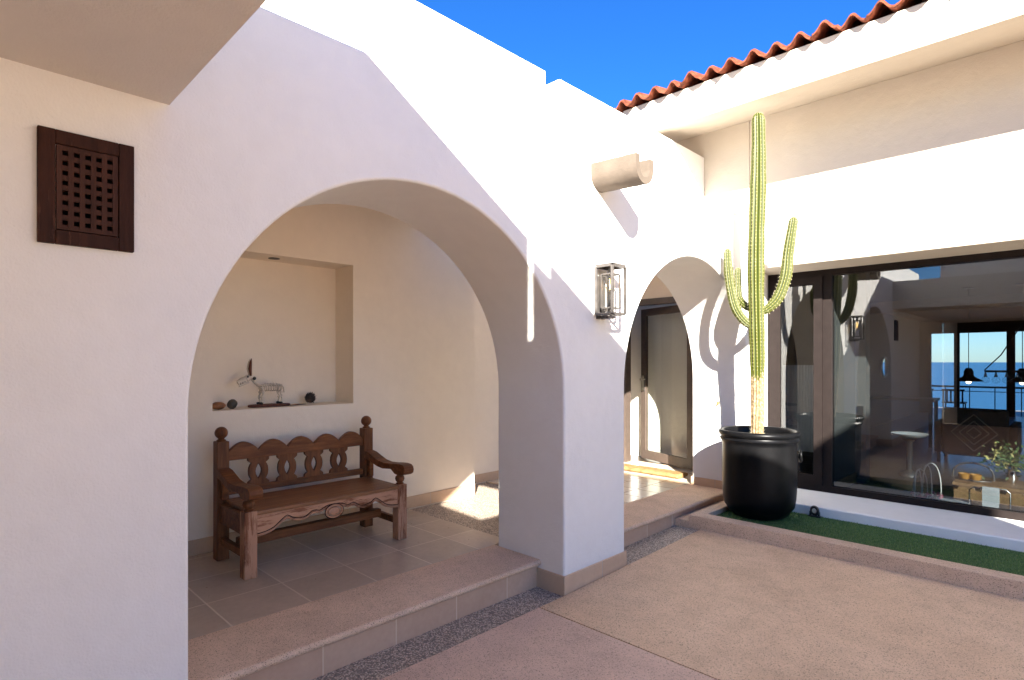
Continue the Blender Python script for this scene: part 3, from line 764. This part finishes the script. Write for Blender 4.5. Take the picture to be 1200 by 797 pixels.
obj('seat', MB().box(bx0+.075, bx1-.004, by0+.05, by1-.05, Z(.405), Z(.433), .006, 2), SEATW, bench)
obj('stretcher', MB().box(-4.165, -4.105, by0+lw-.02, by1-lw+.02, Z(.135), Z(.20), .005, 1), WOOD, bench)
obj('rear_rail', MB().box(bx0+.02, bx0+.055, by0+lw, by1-lw, Z(.30), Z(.42), .003, 1), WOOD, bench)
# scalloped top rail
ya, yb = by0+lw, by1-lw; W = yb-ya; xr0, xr1 = bx0+.022, bx0+.060
tp = []
n5 = 5; 
for i in range(101):
    t = i/100; ph = (t*n5) % 1.0
    hgt = .757+.070*max(0, math.sin(math.pi*ph))**.85 if 0 < ph < 1 else .757
    tp.append((ya+W*t, Z(hgt)))
m = MB(); m.prism([(ya, Z(.700))]+tp+[(yb, Z(.700))], 'x', xr0, xr1, .004, 1)
obj('crest_rail', m, WOOD, bench)
obj('lower_rail', MB().box(xr0, xr1, ya, yb, Z(.452), Z(.500), .004, 1), WOOD, bench)
def splat(yc):
    m = MB(); zb_, zt2 = .500, .700; Hh = zt2-zb_
    outer = [(.078, 0), (.076, .10), (.060, .17), (.052, .20), (.060, .26), (.068, .36), (.071, .50), (.068, .64), (.060, .74), (.052, .80), (.060, .83), (.076, .90), (.078, 1)]
    inner = [(0, .80), (.012, .70), (.021, .60), (.024, .50), (.021, .40), (.012, .30), (0, .20)]
    for sg in (1, -1):
        po_ = [(yc+sg*a, Z(zb_+h_*Hh)) for a, h_ in outer]+[(yc, Z(zt2))]+[(yc+sg*a, Z(zb_+h_*Hh)) for a, h_ in inner]+[(yc, Z(zb_))]
        m.prism(po_, 'x', xr0+.005, xr1-.005)
    return m
for i in range(4):
    obj('splat', splat(ya+W*(i+1)/5.0), WOODV, bench)
# carved apron
ap = [(0, .262), (.05, .268), (.10, .285), (.15, .325), (.185, .348), (.22, .326), (.27, .312), (.31, .318), (.345, .343), (.375, .345), (.40, .338), (.43, .352), (.46, .362)]
ap = ap+[(1-a, h_) for a, h_ in ap[::-1]]
fy0, fy1 = by0+lw, by1-lw
low = [(fy0+(fy1-fy0)*a, Z(h_)) for a, h_ in ap]
m = MB(); m.prism([(fy0, Z(.404))]+low+[(fy1, Z(.404))], 'x', bx1-.040, bx1-.010, .002, 1)
apr = obj('apron', m, WORN, bench)
m = MB(); sm = smoothpath([Vector((bx1-.009, a, h_+.009)) for a, h_ in low], [1]*len(low), .02)
m.tube([p_[0] for p_ in sm], .0065, 6)
yc = (fy0+fy1)/2
for rr1, rr2, rad in ((.062, .042, .008), (.042, .025, .005)):
    m.tube([(bx1-.004, yc+rr1*math.cos(t), Z(.335)+rr2*math.sin(t)) for t in [2*math.pi*i/32 for i in range(32)]], rad, 6, closed=True)
m.ball((bx1-.012, yc, Z(.335)), .05, 20, (.25, 1, .62))
obj('carving', m, WORN, apr, smooth=60)
m = MB(); m.tube([(p_[0].x+.0005, p_[0].y, p_[0].z+.013) for p_ in sm], .0035, 5)
m.tube([(bx1-.003, yc+.073*math.cos(t), Z(.335)+.052*math.sin(t)) for t in [2*math.pi*i/32 for i in range(32)]], .0035, 5, closed=True)
obj('groove', m, HATCH, apr, smooth=60)

# ------------------------------------------------------------------ things in the niche
zn = nz0
don = root('donkey_figurine', -4.745, 1.94, zn, 'whitewashed wire skeleton donkey figurine on a rusty tray in the niche', 'figurine')
m = MB(); pr = []
for i in range(40):
    t = 2*math.pi*i/40; c, s_ = math.cos(t), math.sin(t)
    pr.append((-4.745+.065*math.copysign(abs(s_)**.8, s_), 1.955+.17*math.copysign(abs(c)**.7, c)))
m.prism(pr, 'z', zn, zn+.022, .008, 2); obj('tray', m, RUST, don, smooth=40)
dx, dy, dz = -4.745, 1.94, zn+.022
def q(y, z, x=0): return (dx+x, dy+y, dz+z)
m = MB()
for yy_, ph in ((-.055, -1), (.105, 1)):
    for xx in (-.028, .028):
        m.tube([q(yy_, .135, xx), q(yy_-.012*ph, .10, xx*1.1), q(yy_+.006*ph, .06, xx), q(yy_-.006*ph, .008, xx)], [.010, .007, .0085, .006], 7)
        for zz in (.10, .058): m.ball(q(yy_, zz, xx*1.05), .011, 8)
sp_ = [q(.115, .150), q(.05, .162), q(-.02, .158), q(-.065, .150), q(-.10, .175), q(-.125, .205), q(-.14, .225)]
m.tube(sp_, [.010, .011, .011, .013, .011, .010, .010], 8)
for i in range(9):
    y = -.055+i*.019; m.tube([q(y, .158), q(y, .15, .032), q(y, .118, .030), q(y, .108, .0), q(y, .118, -.030), q(y, .15, -.032)], .0038, 6, closed=True)
for i in range(14):
    p_ = smoothpath([Vector(a) for a in sp_], [1]*7, .02); p_ = p_[min(len(p_)-1, int(i*len(p_)/14))][0]; m.ball(p_, .0135, 7, (1, .55, 1))
m.tube([q(.115, .150), q(.132, .135), q(.138, .09)], [.007, .005, .004], 6)
obj('skeleton', m, BONE, don, smooth=60)
m = MB(); m.tube([q(-.132, .222), q(-.165, .215), q(-.205, .195), q(-.235, .178)], [.020, .026, .024, .017], 12)
m.tube([q(-.15, .185), q(-.19, .168), q(-.225, .152)], [.009, .009, .007], 8)
hd = obj('head', m, BONE, don, smooth=60)
m = MB(); m.ball(q(-.165, .228, .022), .008, 8); obj('eye', m, BLACK, hd); m = MB(); m.ball(q(-.225, .185, .013), .005, 8)
for a in range(4): m.tube([q(-.175-.016*a, .218-.011*a, .0235-.002*a), q(-.17-.016*a, .195-.010*a, .0245-.002*a)], .0018, 5)
obj('nostril', m, BLACK, hd); m = MB(); m.ball(q(-.115, .215, .024), .014, 10); obj('collar_bead', m, BLACK, don)
for xx in (-.014, .012):
    m = MB(); m.tube([q(-.138, .235, xx), q(-.146, .29, xx*1.4), q(-.140, .345, xx*1.2), q(-.132, .375, xx)], [.008, .014, .010, .002], 8)
    obj('ear', m, RUST if xx > 0 else BONE, don, smooth=60)
for yy_ in (-.055, .105):
    for xx in (-.028, .028):
        m = MB(); m.ball(q(yy_-.008, .010, xx), .016, 10, (.8, 1.1, .62)); obj('hoof', m, BLACK, don, smooth=60)
m = MB(); m.ball((-4.70, 1.545, zn+.032), .04, 16, (1, 1.35, .75), .10)
tag(obj('amber_stone', m, STONE1, smooth=True, loc=(-4.70, 1.545, zn)), 'reddish amber stone at the left end of the niche sill', 'stone')
m = MB(); m.ball((-4.72, 1.655, zn+.038), .04, 16, (1, .95, .95), .16)
tag(obj('dark_stone', m, STONE2, smooth=True, loc=(-4.72, 1.655, zn)), 'dark olive stone between the amber stone and the donkey figurine', 'stone')
m = MB(); m.ball((-4.80, 2.335, zn+.05), .036, 14, (1, 1, 1.15))
rnd = random.Random(5)
for i in range(90):
    z_ = -.9+1.9*i/90; a = i*2.4; rr = math.sqrt(max(0, 1-min(1, z_*z_)))
    d_ = Vector((rr*math.cos(a), rr*math.sin(a), z_)); c0 = Vector((-4.80, 2.335, zn+.05))+d_*.034
    t1 = d_.orthogonal().normalized()*.010; e1 = c0+d_*rnd.uniform(.014, .022)+Vector((0, 0, .006))
    t2 = d_.cross(t1).normalized()*.006
    v_ = [m.bm.verts.new(c_) for c_ in (c0-t1, c0+t2, c0+t1, c0-t2)]; te = m.bm.verts.new(e1)
    for k_ in range(4): m.bm.faces.new((v_[k_], v_[(k_+1) % 4], te))
tag(obj('pine_cone', m, CONE, loc=(-4.80, 2.335, zn)), 'dark spiky pine cone at the right side of the niche', 'pine cone')
m = MB(); m.tube([(-4.72, 2.12, zn+.005), (-4.74, 2.20, zn+.006), (-4.75, 2.27, zn+.005)], [.004, .005, .003], 7)
tag(obj('twig', m, RUST, smooth=60, loc=(-4.74, 2.2, zn)), 'thin dark twig lying between the tray and the pine cone', 'twig')

# ------------------------------------------------------------------ inside the room
def pendant(x, y, label):
    r0 = root('pendant_lamp', x, y, RC, label, 'lamp', 'pendant lamps in the room behind the window')
    obj('cord', MB().tube([(x, y, RC), (x, y, -.10)], .005, 6), BLACK, r0)
    obj('canopy', MB().lathe([(.08, RC-.02), (.08, RC)], x, y, 20), BLACK, r0)
    obj('shade', MB().lathe([(.03, -.095), (.045, -.11), (.06, -.15), (.062, -.20), (.075, -.225), (.17, -.285), (.178, -.295), (.17, -.293), (.07, -.235), (.055, -.22)], x, y, 28, closed=True), BLACK, r0, smooth=60)
    obj('bulb', MB().ball((x, y, -.30), .035, 12), LAMPON, r0, smooth=True)
    return r0
pendant(-1.19, 11.05, 'black flared pendant lamp seen before the middle sea window')
pendant(-.58, 11.05, 'black flared pendant lamp cut by the right edge of the photo')
ch = root('bar_chandelier', -.55, 8.8, RC, 'black bar chandelier with small glass globes, before the right sea window', 'chandelier')
m = MB(); m.box(-.80, .3, 8.79, 8.82, -.125, -.10); obj('bar', m, BLACK, ch)
m = MB(); m.tube([(-.80, 8.805, -.10), (-.65, 8.805, .08), (-.10, 8.805, RC)], .007, 6); m.tube([(.3, 8.805, -.10), (.2, 8.805, .08), (-.10, 8.805, RC)], .006, 6); obj('cable', m, BLACK, ch)
for i in range(5):
    x = -.79+i*.095
    gmb = MB(); gmb.ball((x, 8.805, -.215), .042, 14); gl = obj('globe', gmb, LGLASS, ch, smooth=True)
    obj('socket', MB().lathe([(.018, -.18), (.006, -.125)], x, 8.805, 12), CHROME, gl)
mr = root('round_mirror', -3.2, 15.4, -.1, 'small round mirror on the dim left wall of the room', 'mirror')
yy_ = 15.4
m = MB(); m.tube([(-3.185, yy_+.30*math.cos(t), -.12+.22*math.sin(t)) for t in [2*math.pi*i/32 for i in range(32)]], .03, 8, closed=True); obj('rim', m, IRON, mr, smooth=60)
m = MB(); m.prism([(yy_+.29*math.cos(t), -.12+.21*math.sin(t)) for t in [2*math.pi*i/32 for i in range(32)]], 'x', -3.2, -3.18); obj('mirror', m, MIRRORM, mr)
# pedestal bowl and console
pb = root('pedestal_bowl', -1.55, 8.6, RF, 'dark pedestal with a wide pale bowl behind the window pier', 'pedestal')
px, py = -1.50, 8.55
obj('stand', MB().lathe([(.11, RF), (.10, RF+.03), (.035, RF+.08), (.035, RF+.42), (.08, RF+.46)], px, py, 24), BLACK, pb, smooth=50)
obj('bowl', MB().lathe([(.05, RF+.46), (.17, RF+.50), (.20, RF+.53), (.19, RF+.53), (.05, RF+.48)], px, py, 28, closed=True), CLOTH, pb, smooth=50)
cs = root('console_table', -2.6, 11.0, RF, 'long dark slatted console table along the left wall of the room', 'table')
obj('top', MB().box(-3.15, -1.7, 11.6, 12.2, -.66, -.62), BLACK, cs)
for x in (-3.1, -1.75):
    for y in (11.64, 12.16): obj('leg', MB().box(x-.025, x+.025, y-.025, y+.025, RF, -.66), BLACK, cs)
# armchair with diamond pattern
ac = root('patterned_armchair', -1.05, 11.2, RF, 'armchair with a diamond patterned back facing the sea', 'armchair')
ax, ay = -1.02, 10.0
obj('back', MB().box(ax-.36, ax+.36, ay, ay+.14, RF+.12, RF+.78, .04, 3), SEAT_UP, ac)
obj('seat', MB().box(ax-.36, ax+.36, ay+.14, ay+.75, RF+.18, RF+.42, .03, 2), SEAT_UP, ac)
for s_ in (-1, 1):
    obj('arm', MB().box(ax+s_*.36, ax+s_*.45, ay+.04, ay+.75, RF+.14, RF+.58, .02, 2), SEAT_UP, ac)
    for yy_ in (ay+.06, ay+.68): obj('leg', MB().box(ax+s_*.38, ax+s_*.42, yy_, yy_+.04, RF, RF+.16), BLACK, ac)
m = MB(); cz = RF+.45
for k_ in (.08, .16, .25):
    for a_, c_ in (((-1, 0), (0, 1)), ((0, 1), (1, 0)), ((1, 0), (0, -1)), ((0, -1), (-1, 0))):
        m.tube([(ax+a_[0]*k_, ay-.003, cz+a_[1]*k_), (ax+c_[0]*k_, ay-.003, cz+c_[1]*k_)], .009, 5)
obj('pattern', m, PATTERN, ac)
# wire hoops with orchids behind the pane
def at(u, v, y):
    s_ = (u-600)/672; t = y/(.711+.703*s_); return ((-.703+.711*s_)*t, y, (424-v)/672*t)
oh = root('wire_flower_stand', *at(1090, 590, 7.2), 'white wire hoops with pink flowers on the floor just inside the window', 'flower stand')
def hoop(u0, u1, vt, vb, y):
    a = Vector(at(u0, vb, y)); b2 = Vector(at(u1, vb, y+.05)); tp_ = at((u0+u1)/2-3, vt, y)[2]
    pts_ = []
    for i in range(25):
        t = math.pi*i/24; c = (a+b2)/2-(b2-a)/2*math.cos(t)*(1 if True else 1)
        pts_.append((c.x, c.y, a.z+(tp_-a.z)*math.sin(t)**.55))
    return pts_
for u0, u1, vt, y in ((1072, 1080, 551, 7.15), (1070, 1087, 550, 7.2), (1081, 1092, 545, 7.2), (1080, 1103, 543, 7.25)):
    obj('hoop', MB().tube(hoop(u0, u1, vt, 588, y), .006, 7), SILVER, oh, smooth=60)
m = MB(); m2 = MB(); m3 = MB(); rnd = random.Random(3)
for i in range(75):
    c = Vector(at(rnd.uniform(1068, 1104), rnd.uniform(577, 592), rnd.uniform(7.1, 7.3)))
    tgt = m if i % 3 else m2
    for p5 in range(5):
        a = rnd.uniform(0, 6.3); dd = Vector((math.cos(a), -.4+rnd.uniform(-.3, .3), math.sin(a))).normalized()*rnd.uniform(.014, .024); sd = dd.orthogonal().normalized()*.010
        vs = [tgt.bm.verts.new(x_) for x_ in (c, c+dd*.6+sd, c+dd, c+dd*.6-sd)]; tgt.bm.faces.new(vs)
obj('pink_flower', m, PINK, oh); obj('pale_flower', m2, PALEP, oh)
sb = root('slate_board', *at(1110, 598, 7.25), 'flat grey slate board beside the pink flowers', 'board')
a0 = at(1112, 592, 7.2)
obj('board', MB().box(a0[0]-.17, a0[0]+.16, 7.05, 7.32, RF+.0, RF+.02, .004, 1), SLATE, sb)
# low mirrored table with basket, towel rail, plant
c0 = at(1150, 588, 7.55)
mt = root('mirrored_table', c0[0], 7.7, RF, 'low mirrored table with scalloped wooden trim near the right edge', 'table')
tx0 = at(1118, 590, 7.5)[0]; tx1 = tx0+.95; ty0, ty1 = 7.5, 8.0
th_ = at(1125, 566, 7.5)[2]
obj('mirror_panel', MB().box(tx0+.02, tx1, ty0+.01, ty1, RF+.10, th_-.02), MIRRORM, mt)
obj('plinth', MB().box(tx0, tx1+.02, ty0-.02, ty1, RF, RF+.10), WICKER, mt)
obj('top', MB().box(tx0-.01, tx1+.03, ty0-.03, ty1+.02, th_-.02, th_+.01), WICKER, mt)
m = MB()
for i in range(5):
    cxx = tx0+.1+i*.19; pp = [(cxx-.07, RF+.09)]+[(cxx-.07*math.cos(t), RF+.10+.05*math.sin(t)) for t in [math.pi*j/12 for j in range(13)]]+[(cxx+.07, RF+.09)]
    m.prism(pp, 'y', ty0-.018, ty0+.008); 
    pp = [(cxx-.095, th_-.018), (cxx, th_-.055), (cxx+.095, th_-.018)]; m.prism(pp, 'y', ty0-.016, ty0+.008)
obj('scalloped_trim', m, WICKER, mt)
for i, (u, lab) in enumerate(((1130, 'amber bowl on the mirrored table, left of its pair'), (1143, 'amber bowl on the mirrored table, right of its pair'))):
    bx_, _, _ = at(u, 560, 7.7)
    tag(obj('amber_bowl', MB().lathe([(.03, th_+.01), (.05, th_+.03), (.056, th_+.075), (.052, th_+.075), (.045, th_+.03)], bx_, 7.7, 20, closed=True), AMBER, smooth=50, loc=(bx_, 7.7, th_)), lab, 'bowl', 'amber bowls on the mirrored table')
bsk = MB(); bxx = at(1140, 560, 7.7)[0]
bsk.tube([(bxx-.17*math.cos(t), 7.72, th_+.02+.17*math.sin(t)**.6) for t in [math.pi*i/16 for i in range(17)]], .010, 7)
bsk.tube([(bxx-.15*math.cos(t), 7.72+.09*math.sin(t), th_+.015) for t in [2*math.pi*i/20 for i in range(20)]], .008, 6, closed=True)
tag(obj('wire_basket', bsk, IRON, smooth=60, loc=(bxx, 7.72, th_)), 'grey metal basket with a tall handle around the amber bowls', 'basket')
tr = root('towel_rail', *at(1160, 600, 7.15), 'bent silver rail with a grey cloth hanging over it, near the window', 'towel rail')
A = at(1136, 600, 7.1); B_ = at(1184, 600, 7.15); zt1 = at(1160, 573, 7.1)[2]
obj('rail', MB().tube([(A[0], A[1], RF), (A[0], A[1], zt1-.03), (A[0]+.03, A[1], zt1), (B_[0]-.03, B_[1], zt1), (B_[0], B_[1], zt1-.03), (B_[0], B_[1], RF)], .006, 8), CHROME, tr, smooth=60)
ca, cb = at(1151, 600, 7.12)[0], at(1171, 600, 7.12)[0]
m = MB(); m.box(ca, cb, 7.10, 7.108, RF+.02, zt1+.008, .002, 1); m.box(ca, cb, 7.14, 7.148, RF+.07, zt1+.008, .002, 1); m.box(ca, cb, 7.108, 7.14, zt1+.006, zt1+.012); obj('cloth', m, CLOTH, tr)
pl = root('potted_houseplant', at(1186, 590, 7.9)[0], 7.9, th_, 'leafy houseplant with yellowing leaves in a slim vase on the mirrored table', 'houseplant')
vx = at(1186, 590, 7.8)[0]
obj('vase', MB().lathe([(.03, th_+.01), (.05, th_+.06), (.035, th_+.13), (.04, th_+.15)], vx, 7.8, 18), MIRRORM, pl, smooth=50)
for nm, mm, cnt, spread in (('foliage', LEAF, 260, .20), ('yellow_foliage', YLEAF, 90, .17)):
    m = MB()
    for i in range(cnt):
        c = Vector((vx+rnd.gauss(-.02 if mm is LEAF else -.08, spread*.42), 7.8+rnd.gauss(0, .08), th_+.22+rnd.gauss(.02, spread*.35)))
        dd = Vector((rnd.uniform(-1, 1), rnd.uniform(-1, 1), rnd.uniform(-.5, 1))).normalized()*rnd.uniform(.03, .06); sd = dd.orthogonal().normalized()*.012
        m.bm.faces.new([m.bm.verts.new(x_) for x_ in (c, c+dd*.5+sd, c+dd, c+dd*.5-sd)])
    obj(nm, m, mm, pl)
# behind the left sash: ridged pale panel and a dark crate
rp = MB(); 
for i in range(26):
    x = -2.86+i*.034; rp.box(x, x+.030, 7.38, 7.40+(.008 if i % 2 else 0), RF, -.04)
tag(obj('ridged_panel', rp, RIDGE, loc=(-2.4, 7.4, RF)), 'pale blue ridged panel standing behind the narrow sash', 'panel')
cr = root('dark_crate', -2.1, 7.1, RF, 'open dark slatted crate on the floor behind the narrow sash', 'crate')
for i in range(4):
    obj('slat', MB().box(-2.42, -2.02, 6.95, 6.965, RF+.02+i*.09, RF+.09+i*.09), BLACK, cr); obj('slat', MB().box(-2.42, -2.02, 7.235, 7.25, RF+.02+i*.09, RF+.09+i*.09), BLACK, cr)
for x in (-2.435, -2.02): obj('end_panel', MB().box(x, x+.015, 6.95, 7.25, RF, RF+.38), BLACK, cr)
# switch plates on the interior pier
for zz, lab, hh in ((-.62, 'tall black switch plate on the interior pier', .10), (-.98, 'square black socket on the interior pier, below the switch plate', .045)):
    tag(obj('wall_socket', MB().box(-1.858, -1.79, 7.645, 7.66, zz-hh, zz+hh, .004, 1), BLACK, loc=(-1.83, 7.65, zz)), lab, 'socket', 'black plates on the interior pier')
# low chest inside
lc = root('glass_railing', 0, 23.0, -1.62, 'black terrace railing with thin balusters before the sea', 'railing')
obj('top_rail', MB().box(-6, 8, 22.48, 22.54, -.80, -.745), BLACK, lc)
obj('mid_rail', MB().box(-6, 8, 22.49, 22.53, -.92, -.90), BLACK, lc)
for i in range(24): x = -6+i*.6; obj('baluster', MB().box(x-.012, x+.012, 22.5, 22.525, -1.62, -.80), BLACK, lc)
for i, (x, lab) in enumerate(((-3.35, 'slat back terrace chair before the left sea window'), (-2.62, 'slat back terrace chair behind the mullion between the sea windows'))):
    tc_ = root('terrace_chair', x, 21.0, -1.62, lab, 'chair', 'slatted chairs on the terrace')
    m = MB()
    for k_ in range(6): m.box(x-.25+k_*.09, x-.21+k_*.09, 20.98, 21.0, -1.2, -.82)
    m.box(x-.27, x+.27, 20.975, 21.005, -.86, -.80); obj('backrest', m, BLACK, tc_)
    obj('seat', MB().box(x-.27, x+.27, 21.0, 21.5, -1.22, -1.18), BLACK, tc_)
    for xx in (x-.25, x+.22):
        for yy2 in (21.0, 21.45): obj('leg', MB().box(xx, xx+.03, yy2, yy2+.03, -1.62, -1.22), BLACK, tc_)

# ------------------------------------------------------------------ camera, light, world
cam = bpy.data.cameras.new('camera'); co = link(bpy.data.objects.new('camera', cam))
co.location = (0, 0, Z0)
yaw = math.atan2(.703, .711)
co.rotation_euler = (R(90), 0, yaw)
cam.lens = 36*672/1200; cam.sensor_width = 36; cam.shift_y = 25.5/1200; cam.clip_start = .05; cam.clip_end = 60000
sc.camera = co
sun = bpy.data.lights.new('sun', 'SUN'); sun.energy = 4.7; sun.angle = R(.53); sun.color = (1, .95, .85)
so = link(bpy.data.objects.new('sun', sun)); so.rotation_euler = SUN.to_track_quat('-Z', 'Y').to_euler(); so.location = (6, -6, 8)
world = bpy.data.worlds.new('World'); sc.world = world; world.use_nodes = True
nt = world.node_tree; bg = nt.nodes['Background']
sky = nt.nodes.new('ShaderNodeTexSky'); sky.sky_type = 'NISHITA'; sky.sun_disc = False
S = -SUN
sky.sun_elevation = math.asin(S.z); sky.sun_rotation = math.atan2(S.x, S.y)
sky.air_density = 1.0; sky.dust_density = .2; sky.ozone_density = 2.0
tint = nt.nodes.new('ShaderNodeMix'); tint.data_type = 'RGBA'; tint.blend_type = 'MULTIPLY'; tint.inputs[0].default_value = 1; tint.inputs[7].default_value = (.13, .40, .88, 1)
tcw = nt.nodes.new('ShaderNodeTexCoord'); sx = nt.nodes.new('ShaderNodeSeparateXYZ'); nt.links.new(tcw.outputs['Generated'], sx.inputs[0])
rw = nt.nodes.new('ShaderNodeValToRGB'); e0, e1 = rw.color_ramp.elements; e0.position = 0.0; e0.color = (.40, .58, .86, 1); e1.position = .30; e1.color = (.085, .315, .66, 1)
nt.links.new(sx.outputs[2], rw.inputs[0]); nt.links.new(rw.outputs[0], tint.inputs[7])
nt.links.new(sky.outputs[0], tint.inputs[6]); nt.links.new(tint.outputs[2], bg.inputs[0]); bg.inputs[1].default_value = .065
sc.view_settings.view_transform = 'Standard'; sc.view_settings.look = 'None'; sc.view_settings.gamma = 1
sc.view_settings.exposure = 2.74; sc.view_settings.use_curve_mapping = False
sc.render.engine = 'CYCLES'
c = sc.cycles
c.use_denoising = True; c.max_bounces = 12; c.diffuse_bounces = 6; c.glossy_bounces = 5; c.transparent_max_bounces = 12; c.transmission_bounces = 6
c.sample_clamp_indirect = 8; c.caustics_reflective = False; c.caustics_refractive = False
